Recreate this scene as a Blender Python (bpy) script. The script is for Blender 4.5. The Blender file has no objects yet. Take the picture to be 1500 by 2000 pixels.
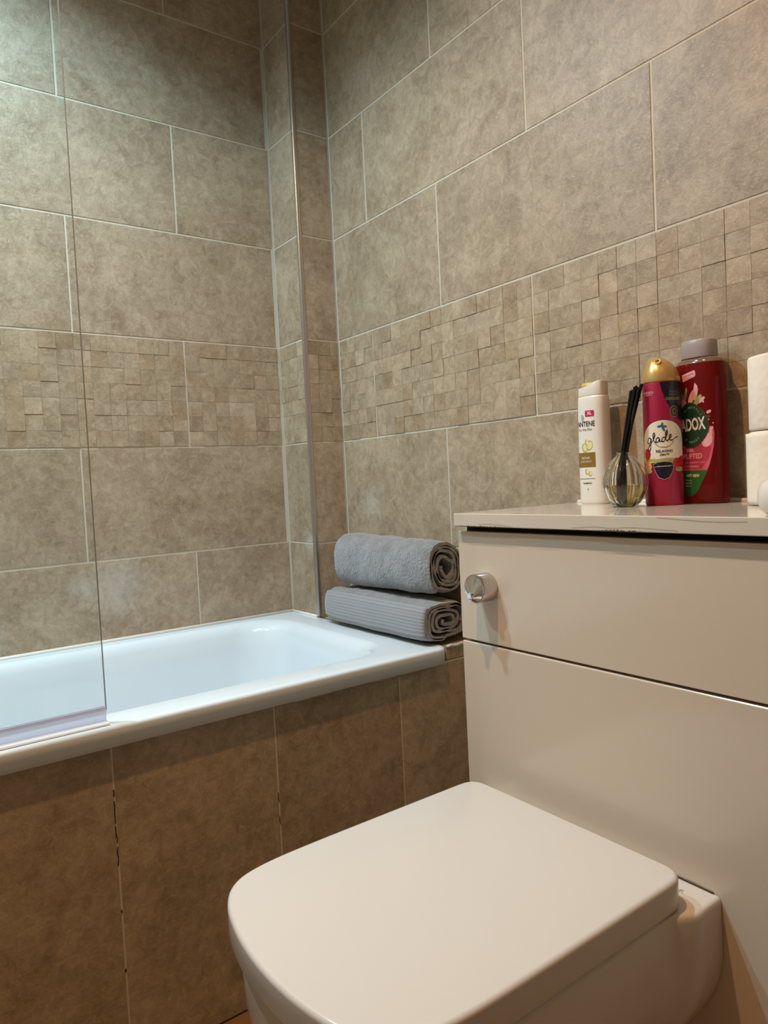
import bpy, bmesh, math, random
from mathutils import Vector, Matrix, noise as mnoise

scn = bpy.context.scene
COL = scn.collection
random.seed(7)

# ------------------------------------------------------------------ camera
S = 0.303                      # pitch of one tile course, metres
cam_d = bpy.data.cameras.new('camera')
cam = bpy.data.objects.new('camera', cam_d)
COL.objects.link(cam)
cam_d.sensor_fit = 'VERTICAL'
cam_d.sensor_height = 24.0
cam_d.lens = 24.0 * 1384.43 / 2000.0
cam_d.clip_start = 0.02
RX = Vector((0.80623754, -0.58951642, -0.04951183))
DN = Vector((-0.06617833, -0.00670598, -0.99778528))
_fwd = RX.cross(DN)
_fwd.normalize()
_r = RX.normalized()
_dn = _fwd.cross(_r).normalized()
m = Matrix((( _r.x, -_dn.x, -_fwd.x), (_r.y, -_dn.y, -_fwd.y), (_r.z, -_dn.z, -_fwd.z))).to_4x4()
m.translation = Vector((-1.191052, -1.986346, -0.124995))
cam.matrix_world = m
scn.camera = cam

# ------------------------------------------------------------------ light, exposure
FLOOR, CEIL = -1.15, 1.42
def downlight(name, loc, color, power, spread=125, size=0.055):
    l = bpy.data.lights.new(name, 'AREA')
    l.shape = 'DISK'; l.size = size; l.energy = power; l.color = color
    l.spread = math.radians(spread)
    o = bpy.data.objects.new(name, l); o.location = loc
    COL.objects.link(o)
    return o
downlight('cool_downlight', (-0.955, -0.62, CEIL - 0.015), (0.55, 0.84, 1.0), 16, 142)
downlight('cool_fill_far', (-1.42, -0.36, CEIL - 0.015), (0.58, 0.86, 1.0), 19, 162)  # unseen cool fill, added to brighten the left wall and bath
downlight('warm_downlight', (-0.96, -1.22, CEIL - 0.015), (1.0, 0.57, 0.27), 14.5, 145)
downlight('warm_downlight_near', (-0.75, -2.15, CEIL - 0.015), (1.0, 0.42, 0.13), 0.9, 140)
w = bpy.data.worlds.new('world'); scn.world = w
w.use_nodes = True
w.node_tree.nodes['Background'].inputs[0].default_value = (0.9, 0.75, 0.6, 1)
w.node_tree.nodes['Background'].inputs[1].default_value = 0.03
vs = scn.view_settings
vs.view_transform = 'Standard'; vs.look = 'None'; vs.gamma = 1.0; vs.use_curve_mapping = False
vs.exposure = 0.06

# ------------------------------------------------------------------ helpers
def obj(name, bm, mats, parent=None, smooth=False, bevel=0, segs=2, subsurf=0, auto=None):
    me = bpy.data.meshes.new(name)
    bmesh.ops.recalc_face_normals(bm, faces=bm.faces) if smooth != 'keep' else None
    bm.to_mesh(me); bm.free()
    if not isinstance(mats, (list, tuple)): mats = [mats]
    for q in mats: me.materials.append(q)
    o = bpy.data.objects.new(name, me)
    COL.objects.link(o)
    if parent is not None: o.parent = parent
    if smooth:
        for p in me.polygons: p.use_smooth = True
    if bevel:
        b = o.modifiers.new('bevel', 'BEVEL'); b.width = bevel; b.segments = segs
        b.limit_method = 'ANGLE'; b.angle_limit = math.radians(40); b.harden_normals = False
    if subsurf:
        s = o.modifiers.new('sub', 'SUBSURF'); s.levels = subsurf; s.render_levels = subsurf
    if auto is not None:
        try: me.set_sharp_from_angle(angle=math.radians(auto))
        except Exception: pass
    return o
def thing(name, label, cat, loc=(0, 0, 0), rz=0.0, group=None):
    o = bpy.data.objects.new(name, None); COL.objects.link(o)
    o.location = loc; o.rotation_euler = (0, 0, rz); o.empty_display_size = 0.05
    o['label'] = label; o['category'] = cat
    if group: o['group'] = group
    return o
def struct(o): o['kind'] = 'structure'; return o
def box(bm, x0, x1, y0, y1, z0, z1, mi=0):
    v = [bm.verts.new((x, y, z)) for x in (x0, x1) for y in (y0, y1) for z in (z0, z1)]
    for f in ((0,1,3,2),(4,6,7,5),(0,4,5,1),(2,3,7,6),(0,2,6,4),(1,5,7,3)):
        bm.faces.new([v[i] for i in f]).material_index = mi
def loft(bm, rings, close=True, cap0=True, cap1=True, mi=0):
    vr = [[bm.verts.new(p) for p in r] for r in rings]
    n = len(vr[0])
    for a, b in zip(vr[:-1], vr[1:]):
        for i in range(n if close else n - 1):
            j = (i + 1) % n
            bm.faces.new((a[i], a[j], b[j], b[i])).material_index = mi
    if cap0: bm.faces.new(vr[0][::-1]).material_index = mi
    if cap1: bm.faces.new(vr[-1]).material_index = mi
    return vr
def lathe(bm, prof, n=48, cx=0, cy=0, caps=(False, False), ribs=0, amp=0.0, mi=0):
    rings = []
    for r, z in prof:
        ring = []
        for i in range(n):
            a = 2 * math.pi * i / n
            rr = r * (1 - amp * (0.5 - 0.5 * math.cos(ribs * a))) if ribs else r
            ring.append((cx + rr * math.cos(a), cy + rr * math.sin(a), z))
        rings.append(ring)
    return loft(bm, rings, cap0=caps[0], cap1=caps[1], mi=mi)
def catmull(pts, k=6, closed=False):
    out = []; n = len(pts)
    rng = range(n) if closed else range(n - 1)
    for i in rng:
        P = [Vector(pts[j % n] if closed else pts[min(max(j, 0), n - 1)]) for j in (i - 1, i, i + 1, i + 2)]
        for t in range(k):
            u = t / k
            out.append(0.5 * ((2 * P[1]) + (-P[0] + P[2]) * u + (2*P[0] - 5*P[1] + 4*P[2] - P[3]) * u*u + (-P[0] + 3*P[1] - 3*P[2] + P[3]) * u**3))
    if not closed: out.append(Vector(pts[-1]))
    return out

# ------------------------------------------------------------------ materials
def mat(name, col=(0.8, 0.8, 0.8), rough=0.5, metal=0.0, **kw):
    q = bpy.data.materials.new(name); q.use_nodes = True
    b = q.node_tree.nodes['Principled BSDF']
    b.inputs['Base Color'].default_value = (*col, 1)
    b.inputs['Roughness'].default_value = rough
    b.inputs['Metallic'].default_value = metal
    for k, v in kw.items(): b.inputs[k.replace('_', ' ')].default_value = v
    # faint procedural unevenness
    nt = q.node_tree
    tc = nt.nodes.new('ShaderNodeTexCoord'); no = nt.nodes.new('ShaderNodeTexNoise')
    no.inputs['Scale'].default_value = 35
    mr = nt.nodes.new('ShaderNodeMapRange')
    mr.inputs['To Min'].default_value = max(rough - 0.02, 0.0); mr.inputs['To Max'].default_value = rough + 0.03
    nt.links.new(tc.outputs['Object'], no.inputs['Vector'])
    nt.links.new(no.outputs['Fac'], mr.inputs['Value'])
    nt.links.new(mr.outputs['Result'], b.inputs['Roughness'])
    return q

def tile_mat(name, dark, light, grad=1.0, residue=()):
    q = bpy.data.materials.new(name); q.use_nodes = True
    nt = q.node_tree; N = nt.nodes; L = nt.links
    b = N['Principled BSDF']
    tc = N.new('ShaderNodeTexCoord')
    at = N.new('ShaderNodeAttribute'); at.attribute_name = 'tint'
    # every tile samples the stone pattern at its own offset
    off = N.new('ShaderNodeVectorMath'); off.operation = 'SCALE'
    cmb = N.new('ShaderNodeCombineXYZ')
    for i in range(3): L.new(at.outputs['Fac'], cmb.inputs[i])
    L.new(cmb.outputs[0], off.inputs[0]); off.inputs['Scale'].default_value = 37.0
    add = N.new('ShaderNodeVectorMath'); add.operation = 'ADD'
    L.new(tc.outputs['Object'], add.inputs[0]); L.new(off.outputs[0], add.inputs[1])
    def noise(scale, detail, rough=0.6, dist=0.0):
        n = N.new('ShaderNodeTexNoise'); n.inputs['Scale'].default_value = scale
        n.inputs['Detail'].default_value = detail; n.inputs['Roughness'].default_value = rough
        n.inputs['Distortion'].default_value = dist
        L.new(add.outputs[0], n.inputs['Vector']); return n
    n1 = noise(7, 6, 0.65, 0.6); n2 = noise(42, 8, 0.75, 0.8); n3 = noise(170, 4, 0.7, 0.4)
    ma = N.new('ShaderNodeMath'); ma.operation = 'MULTIPLY_ADD'
    L.new(n1.outputs['Fac'], ma.inputs[0]); ma.inputs[1].default_value = 0.42
    mb = N.new('ShaderNodeMath'); mb.operation = 'MULTIPLY'; L.new(n2.outputs['Fac'], mb.inputs[0]); mb.inputs[1].default_value = 0.58
    L.new(mb.outputs[0], ma.inputs[2])
    cr = N.new('ShaderNodeValToRGB')
    cr.color_ramp.elements[0].position = 0.38; cr.color_ramp.elements[0].color = (*dark, 1)
    cr.color_ramp.elements[1].position = 0.62; cr.color_ramp.elements[1].color = (*light, 1)
    L.new(ma.outputs[0], cr.inputs[0])
    # pale flecks
    fl = N.new('ShaderNodeValToRGB')
    fl.color_ramp.elements[0].position = 0.57; fl.color_ramp.elements[0].color = (0, 0, 0, 1)
    fl.color_ramp.elements[1].position = 0.74; fl.color_ramp.elements[1].color = (1, 1, 1, 1)
    L.new(n3.outputs['Fac'], fl.inputs[0])
    mx = N.new('ShaderNodeMix'); mx.data_type = 'RGBA'
    fm = N.new('ShaderNodeMath'); fm.operation = 'MULTIPLY'; L.new(fl.outputs[0], fm.inputs[0]); fm.inputs[1].default_value = 0.6
    L.new(fm.outputs[0], mx.inputs['Factor'])
    L.new(cr.outputs[0], mx.inputs['A']); mx.inputs['B'].default_value = (light[0]*1.35, light[1]*1.35, light[2]*1.35, 1)
    # per tile value from attribute 'shade'
    sh = N.new('ShaderNodeAttribute'); sh.attribute_name = 'shade'
    mul = N.new('ShaderNodeVectorMath'); mul.operation = 'MULTIPLY'
    L.new(mx.outputs['Result'], mul.inputs[0]); L.new(sh.outputs['Vector'], mul.inputs[1])
    last = mul.outputs[0]
    # limescale residue smears
    for (c, rad, thr) in residue:
        d = N.new('ShaderNodeVectorMath'); d.operation = 'DISTANCE'
        L.new(tc.outputs['Object'], d.inputs[0]); d.inputs[1].default_value = c
        f = N.new('ShaderNodeMapRange'); L.new(d.outputs['Value'], f.inputs['Value'])
        f.inputs['From Min'].default_value = 0; f.inputs['From Max'].default_value = rad
        f.inputs['To Min'].default_value = 1; f.inputs['To Max'].default_value = 0
        g = noise(22, 7, 0.75, 2.2)
        k = N.new('ShaderNodeMath'); k.operation = 'ADD'; L.new(f.outputs[0], k.inputs[0]); L.new(g.outputs['Fac'], k.inputs[1])
        h = N.new('ShaderNodeMapRange'); L.new(k.outputs[0], h.inputs['Value'])
        h.inputs['From Min'].default_value = thr; h.inputs['From Max'].default_value = thr + 0.55
        h.inputs['To Min'].default_value = 0; h.inputs['To Max'].default_value = 0.38
        x = N.new('ShaderNodeMix'); x.data_type = 'RGBA'
        L.new(h.outputs[0], x.inputs['Factor']); L.new(last, x.inputs['A'])
        x.inputs['B'].default_value = (0.62, 0.63, 0.60, 1)
        last = x.outputs['Result']
    L.new(last, b.inputs['Base Color'])
    b.inputs['Roughness'].default_value = 0.42
    b.inputs['Specular IOR Level'].default_value = 0.45
    bp = N.new('ShaderNodeBump'); bp.inputs['Strength'].default_value = 0.5; bp.inputs['Distance'].default_value = 0.0014
    ba = N.new('ShaderNodeMath'); ba.operation = 'MULTIPLY_ADD'
    L.new(n2.outputs['Fac'], ba.inputs[0]); ba.inputs[1].default_value = 0.8; L.new(n3.outputs['Fac'], ba.inputs[2])
    L.new(ba.outputs[0], bp.inputs['Height']); L.new(bp.outputs[0], b.inputs['Normal'])
    return q

M = {}
M['tile'] = tile_mat('stone_tile', (0.250, 0.180, 0.112), (0.470, 0.372, 0.262),
    residue=[((-0.655, 0, -0.375), 0.15, 0.85), ((-0.74, 0, -0.375), 0.10, 0.95), ((-0.98, 0, -0.45), 0.14, 1.05), ((0, -0.29, -0.19), 0.12, 1.0), ((-0.12, -0.13, -0.30), 0.10, 1.0)])
M['grout'] = mat('grout', (0.56, 0.52, 0.43), 0.8)
M['grout_grey'] = mat('dark_grout', (0.24, 0.19, 0.13), 0.9)
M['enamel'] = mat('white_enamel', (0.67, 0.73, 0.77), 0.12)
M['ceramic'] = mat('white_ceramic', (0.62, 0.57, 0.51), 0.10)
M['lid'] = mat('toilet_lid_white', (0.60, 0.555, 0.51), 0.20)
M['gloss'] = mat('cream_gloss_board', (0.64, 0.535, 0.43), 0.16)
M['worktop'] = mat('cream_gloss_worktop', (0.64, 0.57, 0.48), 0.07)
M['chipboard'] = mat('bare_board_edge', (0.10, 0.065, 0.035), 0.9)
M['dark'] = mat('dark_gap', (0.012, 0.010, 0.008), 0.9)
M['chrome'] = mat('chrome', (0.80, 0.80, 0.80), 0.07, 1.0)
M['brushed'] = mat('brushed_chrome', (0.62, 0.60, 0.58), 0.20, 1.0)
M['alu'] = mat('satin_trim', (0.52, 0.50, 0.46), 0.30, 0.85)
M['silicone'] = mat('white_silicone', (0.78, 0.76, 0.70), 0.35)
M['seal'] = mat('clear_pvc_seal', (0.80, 0.83, 0.95), 0.25)
_nt = M['seal'].node_tree
_t = _nt.nodes.new('ShaderNodeBsdfTransparent'); _t.inputs[0].default_value = (0.93, 0.95, 1.0, 1)
_m = _nt.nodes.new('ShaderNodeMixShader'); _m.inputs[0].default_value = 0.38
_nt.links.new(_t.outputs[0], _m.inputs[1]); _nt.links.new(_nt.nodes['Principled BSDF'].outputs[0], _m.inputs[2])
_nt.links.new(_m.outputs[0], _nt.nodes['Material Output'].inputs[0])
def thin_glass():
    q = bpy.data.materials.new('screen_glass'); q.use_nodes = True
    nt = q.node_tree; N = nt.nodes; N.remove(N['Principled BSDF'])
    t = N.new('ShaderNodeBsdfTransparent'); t.inputs[0].default_value = (0.985, 0.995, 0.99, 1)
    g = N.new('ShaderNodeBsdfGlossy'); g.inputs['Roughness'].default_value = 0.01
    lw = N.new('ShaderNodeLayerWeight'); lw.inputs['Blend'].default_value = 0.5
    pw_ = N.new('ShaderNodeMath'); pw_.operation = 'POWER'; nt.links.new(lw.outputs['Facing'], pw_.inputs[0]); pw_.inputs[1].default_value = 5.0
    f = N.new('ShaderNodeMath'); f.operation = 'MULTIPLY_ADD'; nt.links.new(pw_.outputs[0], f.inputs[0]); f.inputs[1].default_value = 0.30; f.inputs[2].default_value = 0.02
    m_ = N.new('ShaderNodeMixShader')
    nt.links.new(f.outputs[0], m_.inputs[0]); nt.links.new(t.outputs[0], m_.inputs[1]); nt.links.new(g.outputs[0], m_.inputs[2])
    nt.links.new(m_.outputs[0], N['Material Output'].inputs[0])
    return q
M['glass'] = thin_glass()
M['glass_edge'] = mat('glass_edge', (0.30, 0.30, 0.26), 0.25)
M['paint'] = mat('cream_paint', (0.36, 0.28, 0.20), 0.7)
M['ceiling'] = mat('white_ceiling', (0.55, 0.53, 0.49), 0.8)
M['floor'] = mat('brown_floor', (0.24, 0.14, 0.06), 0.4)

def towel_mat():
    q = mat('grey_terry', (0.30, 0.31, 0.325), 0.95, 0, Sheen_Weight=0.5, Sheen_Roughness=0.5)
    nt = q.node_tree; N = nt.nodes; L = nt.links; b = N['Principled BSDF']
    tc = N.new('ShaderNodeTexCoord')
    n = N.new('ShaderNodeTexNoise'); n.inputs['Scale'].default_value = 420; n.inputs['Detail'].default_value = 3
    n2 = N.new('ShaderNodeTexNoise'); n2.inputs['Scale'].default_value = 38; n2.inputs['Detail'].default_value = 4
    L.new(tc.outputs['Object'], n.inputs['Vector']); L.new(tc.outputs['Object'], n2.inputs['Vector'])
    cr = N.new('ShaderNodeValToRGB')
    cr.color_ramp.elements[0].color = (0.17, 0.17, 0.175, 1); cr.color_ramp.elements[0].position = 0.3
    cr.color_ramp.elements[1].color = (0.34, 0.34, 0.35, 1); cr.color_ramp.elements[1].position = 0.7
    a = N.new('ShaderNodeMath'); a.operation = 'MULTIPLY_ADD'; L.new(n.outputs['Fac'], a.inputs[0]); a.inputs[1].default_value = 0.5
    a2 = N.new('ShaderNodeMath'); a2.operation = 'MULTIPLY'; L.new(n2.outputs['Fac'], a2.inputs[0]); a2.inputs[1].default_value = 0.5
    L.new(a2.outputs[0], a.inputs[2]); L.new(a.outputs[0], cr.inputs[0]); L.new(cr.outputs[0], b.inputs['Base Color'])
    bp = N.new('ShaderNodeBump'); bp.inputs['Strength'].default_value = 1.0; bp.inputs['Distance'].default_value = 0.006
    n3 = N.new('ShaderNodeTexNoise'); n3.inputs['Scale'].default_value = 150; n3.inputs['Detail'].default_value = 3
    L.new(tc.outputs['Object'], n3.inputs['Vector'])
    a3 = N.new('ShaderNodeMath'); a3.operation = 'ADD'; L.new(a.outputs[0], a3.inputs[0]); L.new(n3.outputs['Fac'], a3.inputs[1])
    L.new(a3.outputs[0], bp.inputs['Height']); L.new(bp.outputs[0], b.inputs['Normal'])
    return q
M['towel'] = towel_mat()
M['towel_band'] = mat('grey_woven_band', (0.27, 0.27, 0.28), 0.8, 0, Sheen_Weight=0.3)

# ------------------------------------------------------------------ tiled walls
GR = 0.0042
class TileMesh:
    """tiles with their own slightly eased edge standing proud of a grout bed"""
    def __init__(self, org, u, n):
        self.bm = bmesh.new(); self.o = Vector(org); self.u = Vector(u); self.n = Vector(n)
        self.tint = self.bm.faces.layers.float.new('tint')
        self.shade = self.bm.faces.layers.float_vector.new('shade')
    def P(self, s, z, h): return self.o + self.u * s + Vector((0, 0, z)) + self.n * h
    def grout(self, s0, s1, z0, z1, h=-0.0012, mi=1):
        f = self.bm.faces.new([self.bm.verts.new(self.P(a, b, h)) for a, b in ((s0, z0), (s1, z0), (s1, z1), (s0, z1))])
        f.material_index = mi; f[self.shade] = (1, 1, 1)
    def tile(self, s0, s1, z0, z1, h=0.0, e=0.0012, back=-0.0016, shade=None, tilt=None):
        if s1 - s0 < 0.003 or z1 - z0 < 0.003: return
        c = [(s0, z0), (s1, z0), (s1, z1), (s0, z1)]
        ci = [(s0 + e, z0 + e), (s1 - e, z0 + e), (s1 - e, z1 - e), (s0 + e, z1 - e)]
        t = tilt or (0, 0, 0, 0)
        A = [self.bm.verts.new(self.P(a, b, back)) for a, b in c]
        B = [self.bm.verts.new(self.P(a, b, h - e * 0.7 + t[i])) for i, (a, b) in enumerate(c)]
        C = [self.bm.verts.new(self.P(a, b, h + t[i])) for i, (a, b) in enumerate(ci)]
        tv = random.random()
        k = shade or [random.uniform(0.94, 1.05)] * 3
        fs = [self.bm.faces.new(C)]
        for i in range(4):
            j = (i + 1) % 4
            fs.append(self.bm.faces.new((A[i], A[j], B[j], B[i])))
            fs.append(self.bm.faces.new((B[i], B[j], C[j], C[i])))
        for f in fs: f[self.tint] = tv; f[self.shade] = k
    def mosaic(self, s0, s1, z0, z1, rng0, rng1):
        """one mosaic-face tile of small split-stone pieces (7 rows x 14), clipped to rng0..rng1"""
        rows, colsn = 7, 14
        dz = (z1 - z0) / rows; ds = (s1 - s0) / colsn
        used = set()
        for r in range(rows):
            for c in range(colsn):
                if (r, c) in used: continue
                wc = hc = 1
                rr = random.random()
                if rr < 0.10 and c < colsn - 1 and (r, c + 1) not in used: wc = 2
                elif rr < 0.17 and r < rows - 1: hc = 2
                for a in range(hc):
                    for b_ in range(wc): used.add((r + a, c + b_))
                a0 = max(s0 + c * ds, rng0); a1 = min(s0 + (c + wc) * ds, rng1)
                if a1 - a0 < 0.004: continue
                v = random.uniform(0.93, 1.07); wq = random.random()
                sh = (v, v * 0.99, v * 0.97) if wq < 0.75 else ((v * 0.94, v * 0.89, v * 0.82) if wq < 0.9 else (v * 1.05, v * 1.06, v * 1.08))
                t = [random.uniform(-0.0004, 0.0004) for _ in range(4)]
                self.tile(a0 + 0.0002, a1 - 0.0002, z0 + r * dz + 0.0002, z0 + (r + hc) * dz - 0.0002,
                          h=random.choice((0, 0.0002, 0.0005, 0.0009, 0.0015)), e=0.0004, shade=sh, tilt=t)
    def courses(self, sgn_joint0, w, smin, smax, k0, k1, parity, end0=0.0, end1=0.0):
        """joints at sgn_joint0 + j*w (+w/2 on alternate courses); course k spans k*S..(k+1)*S"""
        for k in range(k0, k1):
            z0 = max(k * S, FLOOR) + GR / 2; z1 = min((k + 1) * S, CEIL) - GR / 2
            half = ((k + parity) % 2) * 0.5
            j = int((smin - sgn_joint0) / w) - 2
            while sgn_joint0 + (j + half) * w < smax:
                a = sgn_joint0 + (j + half) * w; b = a + w
                j += 1
                if b < smin: continue
                lo = max(a + GR / 2, smin + end0); hi = min(b - GR / 2, smax - end1)
                if hi - lo < 0.004: continue
                if k == 0: self.mosaic(a + GR / 2, b - GR / 2, z0, z1, lo, hi)
                else: self.tile(lo, hi, z0, z1)
    def done(self, name):
        return struct(obj(name, self.bm, [M['tile'], M['grout']]))

CA, CB = 0.1198, 0.1569      # corner box: depth along x, depth along y
W = 1.9742 * S
XL, YN = -1.86, -2.75        # far ends of the room
# long wall behind the bath (plane y = 0)
T = TileMesh((0, 0, 0), (-1, 0, 0), (0, -1, 0))
T.grout(CA - 0.002, -XL, FLOOR, CEIL)
T.courses(0.4222 * S, W, CA, -XL, -4, 5, 1, end0=GR)
T.done('wall_back')
# wall carrying the toilet unit (plane x = 0)
T = TileMesh((0, 0, 0), (0, -1, 0), (-1, 0, 0))
T.grout(CB - 0.002, -YN, FLOOR, CEIL)
T.courses(1.1058 * S, W, CB, -YN, -4, 5, 0, end0=GR)
T.done('wall_right')
# boxed-in corner column
T = TileMesh((-CA, 0, 0), (0, -1, 0), (-1, 0, 0))
T.grout(0, CB, FLOOR, CEIL)
for k in range(-4, 5):
    z0 = max(k * S, FLOOR) + GR / 2; z1 = min((k + 1) * S, CEIL) - GR / 2
    if k == 0: T.mosaic(-0.02, -0.02 + W, z0, z1, GR, CB - 0.010)
    else: T.tile(GR, CB - 0.010, z0, z1)
base = T
T.o = Vector((0, -CB, 0)); T.u = Vector((-1, 0, 0)); T.n = Vector((0, -1, 0))
T.grout(0, CA, FLOOR, CEIL)
for k in range(-4, 5):
    z0 = max(k * S, FLOOR) + GR / 2; z1 = min((k + 1) * S, CEIL) - GR / 2
    if k == 0: T.mosaic(-0.01, -0.01 + W, z0, z1, GR, CA - 0.011)
    else: T.tile(GR, CA - 0.011, z0, z1)
T.done('wall_column')
# polished quadrant trim on the column edge
bm = bmesh.new()
prof = [(-CA - 0.0012, -CB + 0.0095), (-CA - 0.0018, -CB + 0.004), (-CA - 0.0010, -CB + 0.0005), (-CA + 0.0016, -CB - 0.0014),
        (-CA + 0.0050, -CB - 0.0022), (-CA + 0.0105, -CB - 0.0012), (-CA + 0.0105, -CB + 0.002), (-CA + 0.004, -CB + 0.0095)]
loft(bm, [[(x, y, z) for x, y in prof] for z in (-0.5225, CEIL - 0.001)])
struct(obj('trim_1', bm, M['alu'], smooth=True, auto=35))
# sealant lines: wall foot at the bath
# other sides of the room, outside the frame
bm = bmesh.new(); box(bm, XL - 0.05, XL, YN, 0.0, FLOOR, CEIL); struct(obj('wall_left', bm, M['paint']))
bm = bmesh.new(); box(bm, XL - 0.05, 0.0, YN - 0.05, YN, FLOOR, CEIL); struct(obj('wall_front', bm, M['paint']))
bm = bmesh.new(); box(bm, XL - 0.05, 0.05, YN - 0.05, 0.05, CEIL, CEIL + 0.05); struct(obj('ceiling', bm, M['ceiling']))
bm = bmesh.new(); box(bm, XL - 0.05, 0.05, YN - 0.05, 0.05, FLOOR - 0.05, FLOOR); struct(obj('floor', bm, M['floor']))

# ------------------------------------------------------------------ bath
RIM = -0.523
BY = -0.730
bath = thing('bathtub', 'white enamelled bath set into the tiled corner', 'bathtub', (0, 0, 0))
def rrect(x0, x1, y0, y1, r, z, k=10, notch=False):
    """rounded rectangle, counter-clockwise, 4*(k+1) points"""
    pts = []
    for cx, cy, a0 in ((x1 - r, y1 - r, 0), (x0 + r, y1 - r, 90), (x0 + r, y0 + r, 180), (x1 - r, y0 + r, 270)):
        for i in range(k + 1):
            a = math.radians(a0 + 90 * i / k)
            pts.append((cx + r * math.cos(a), cy + r * math.sin(a), z))
    return pts
def bath_outer(inset, z):
    pts = rrect(-1.84 + inset, -0.104 - inset, BY + inset, -0.005 - inset, 0.03, z)
    out = []
    for x, y, zz in pts:
        if y > -CB - 0.004 and x > -CA - 0.003 - inset: x = -CA - 0.003 - inset
        out.append((x, y, zz))
    return out
bm = bmesh.new()
rings = [bath_outer(0.010, -0.560), bath_outer(0.0, -0.560), bath_outer(0.0, -0.5305), bath_outer(0.0008, -0.5275), bath_outer(0.0028, -0.525), bath_outer(0.006, -0.5235), bath_outer(0.012, RIM)]
def inner(inset, z, r): return rrect(-1.72 + inset * 1.3, -0.205 - inset * 1.1, -0.652 + inset, -0.050 - inset * 0.9, r, z)
for inset, z, r in ((-0.004, RIM, 0.11), (0.0, RIM - 0.0008, 0.11), (0.008, RIM - 0.004, 0.115), (0.017, RIM - 0.012, 0.12), (0.025, RIM - 0.028, 0.125), (0.034, RIM - 0.07, 0.13),
                    (0.050, RIM - 0.16, 0.13), (0.068, RIM - 0.26, 0.13), (0.088, RIM - 0.33, 0.12), (0.115, RIM - 0.368, 0.10), (0.15, RIM - 0.38, 0.08)):
    rings.append(inner(inset, z, r))
loft(bm, rings, cap0=False, cap1=True)
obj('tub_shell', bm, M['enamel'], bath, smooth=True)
# silicone joint at the wall foot
bm = bmesh.new()
def bead(bm, path, r=0.004, n=8):
    path = [Vector(p) for p in path]
    rings = []
    for i, p in enumerate(path):
        d = (path[min(i + 1, len(path) - 1)] - path[max(i - 1, 0)]).normalized()
        up = Vector((0, 0, 1)) if abs(d.z) < 0.9 else Vector((0, 1, 0))
        sx = d.cross(up).normalized(); sy = sx.cross(d)
        rings.append([p + sx * r * math.cos(2*math.pi*k/n) + sy * r * math.sin(2*math.pi*k/n) for k in range(n)])
    loft(bm, rings)
bead(bm, [(XL + 0.01, -0.004, RIM + 0.001), (-CA - 0.004, -0.004, RIM + 0.001)], 0.0055)
bead(bm, [(-CA - 0.004, -0.004, RIM + 0.001), (-CA - 0.004, -CB + 0.004, RIM + 0.001)], 0.0048)
obj('silicone_joint', bm, M['silicone'], bath, smooth=True)

# tiled side of the bath
pan_y = -0.7135
panel = thing('bath_panel', 'brown stone tiled panel closing the side of the bath', 'bath panel', (0, 0, 0))
T = TileMesh((0, pan_y, 0), (-1, 0, 0), (0, -1, 0))
T.grout(0.001, -XL - 0.002, FLOOR + 0.004, -0.5605, h=-0.001)
js = [0.0, 0.2445, 0.5605, 0.876, 1.192, 1.508, 1.824]
for a, b in zip(js[:-1], js[1:]):
    T.tile(a + 0.0017, b - 0.0017, FLOOR + 0.006, -0.5635)
LG = thing('tiled_ledge', 'narrow tiled ledge filling the gap between bath end and wall, under the towels', 'ledge', (0, 0, 0))
bm = bmesh.new()
box(bm, -0.1025, -0.002, pan_y, -CB - 0.004, -0.560, -0.5265)
obj('ledge_top', bm, M['tile'], LG, bevel=0.002)
bm = bmesh.new()
pts = [(-0.100 + 0.011 * i, pan_y - 0.001 + 0.0012 * math.sin(i * 2.1), -0.5275 + 0.001 * math.sin(i * 1.7)) for i in range(10)]
bead(bm, pts, 0.0045)
for x0, x1 in ((-0.11, -0.25), (-0.26, -0.33), (-0.43, -0.52)):
    n = int(abs(x1 - x0) / 0.01)
    bead(bm, [(x0 + (x1 - x0) * i / n, -0.722 + random.uniform(-.0006, .0006), -0.5625 + random.uniform(-0.0007, 0.0007)) for i in range(n + 1)], 0.0022)
obj('sealant', bm, mat('clear_sealant', (0.50, 0.46, 0.38), 0.3), LG, smooth=True)
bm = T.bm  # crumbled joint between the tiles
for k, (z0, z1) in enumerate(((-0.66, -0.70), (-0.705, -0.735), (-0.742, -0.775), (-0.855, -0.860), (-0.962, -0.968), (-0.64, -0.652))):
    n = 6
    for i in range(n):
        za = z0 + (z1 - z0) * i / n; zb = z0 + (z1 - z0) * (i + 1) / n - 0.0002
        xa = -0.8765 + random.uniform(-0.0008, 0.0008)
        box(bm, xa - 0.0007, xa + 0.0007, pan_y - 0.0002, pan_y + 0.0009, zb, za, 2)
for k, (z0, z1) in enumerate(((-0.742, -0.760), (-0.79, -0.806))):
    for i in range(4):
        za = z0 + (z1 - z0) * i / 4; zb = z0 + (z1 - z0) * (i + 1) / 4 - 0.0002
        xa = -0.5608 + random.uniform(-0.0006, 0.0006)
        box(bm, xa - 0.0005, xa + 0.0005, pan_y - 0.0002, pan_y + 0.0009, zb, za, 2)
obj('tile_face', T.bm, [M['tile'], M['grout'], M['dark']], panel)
for o in [o for o in LG.children if o.name.startswith('ledge')]:
    fa = o.data.attributes.new('shade', 'FLOAT_VECTOR', 'FACE')
    for d in fa.data: d.vector = (1, 1, 1)

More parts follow.
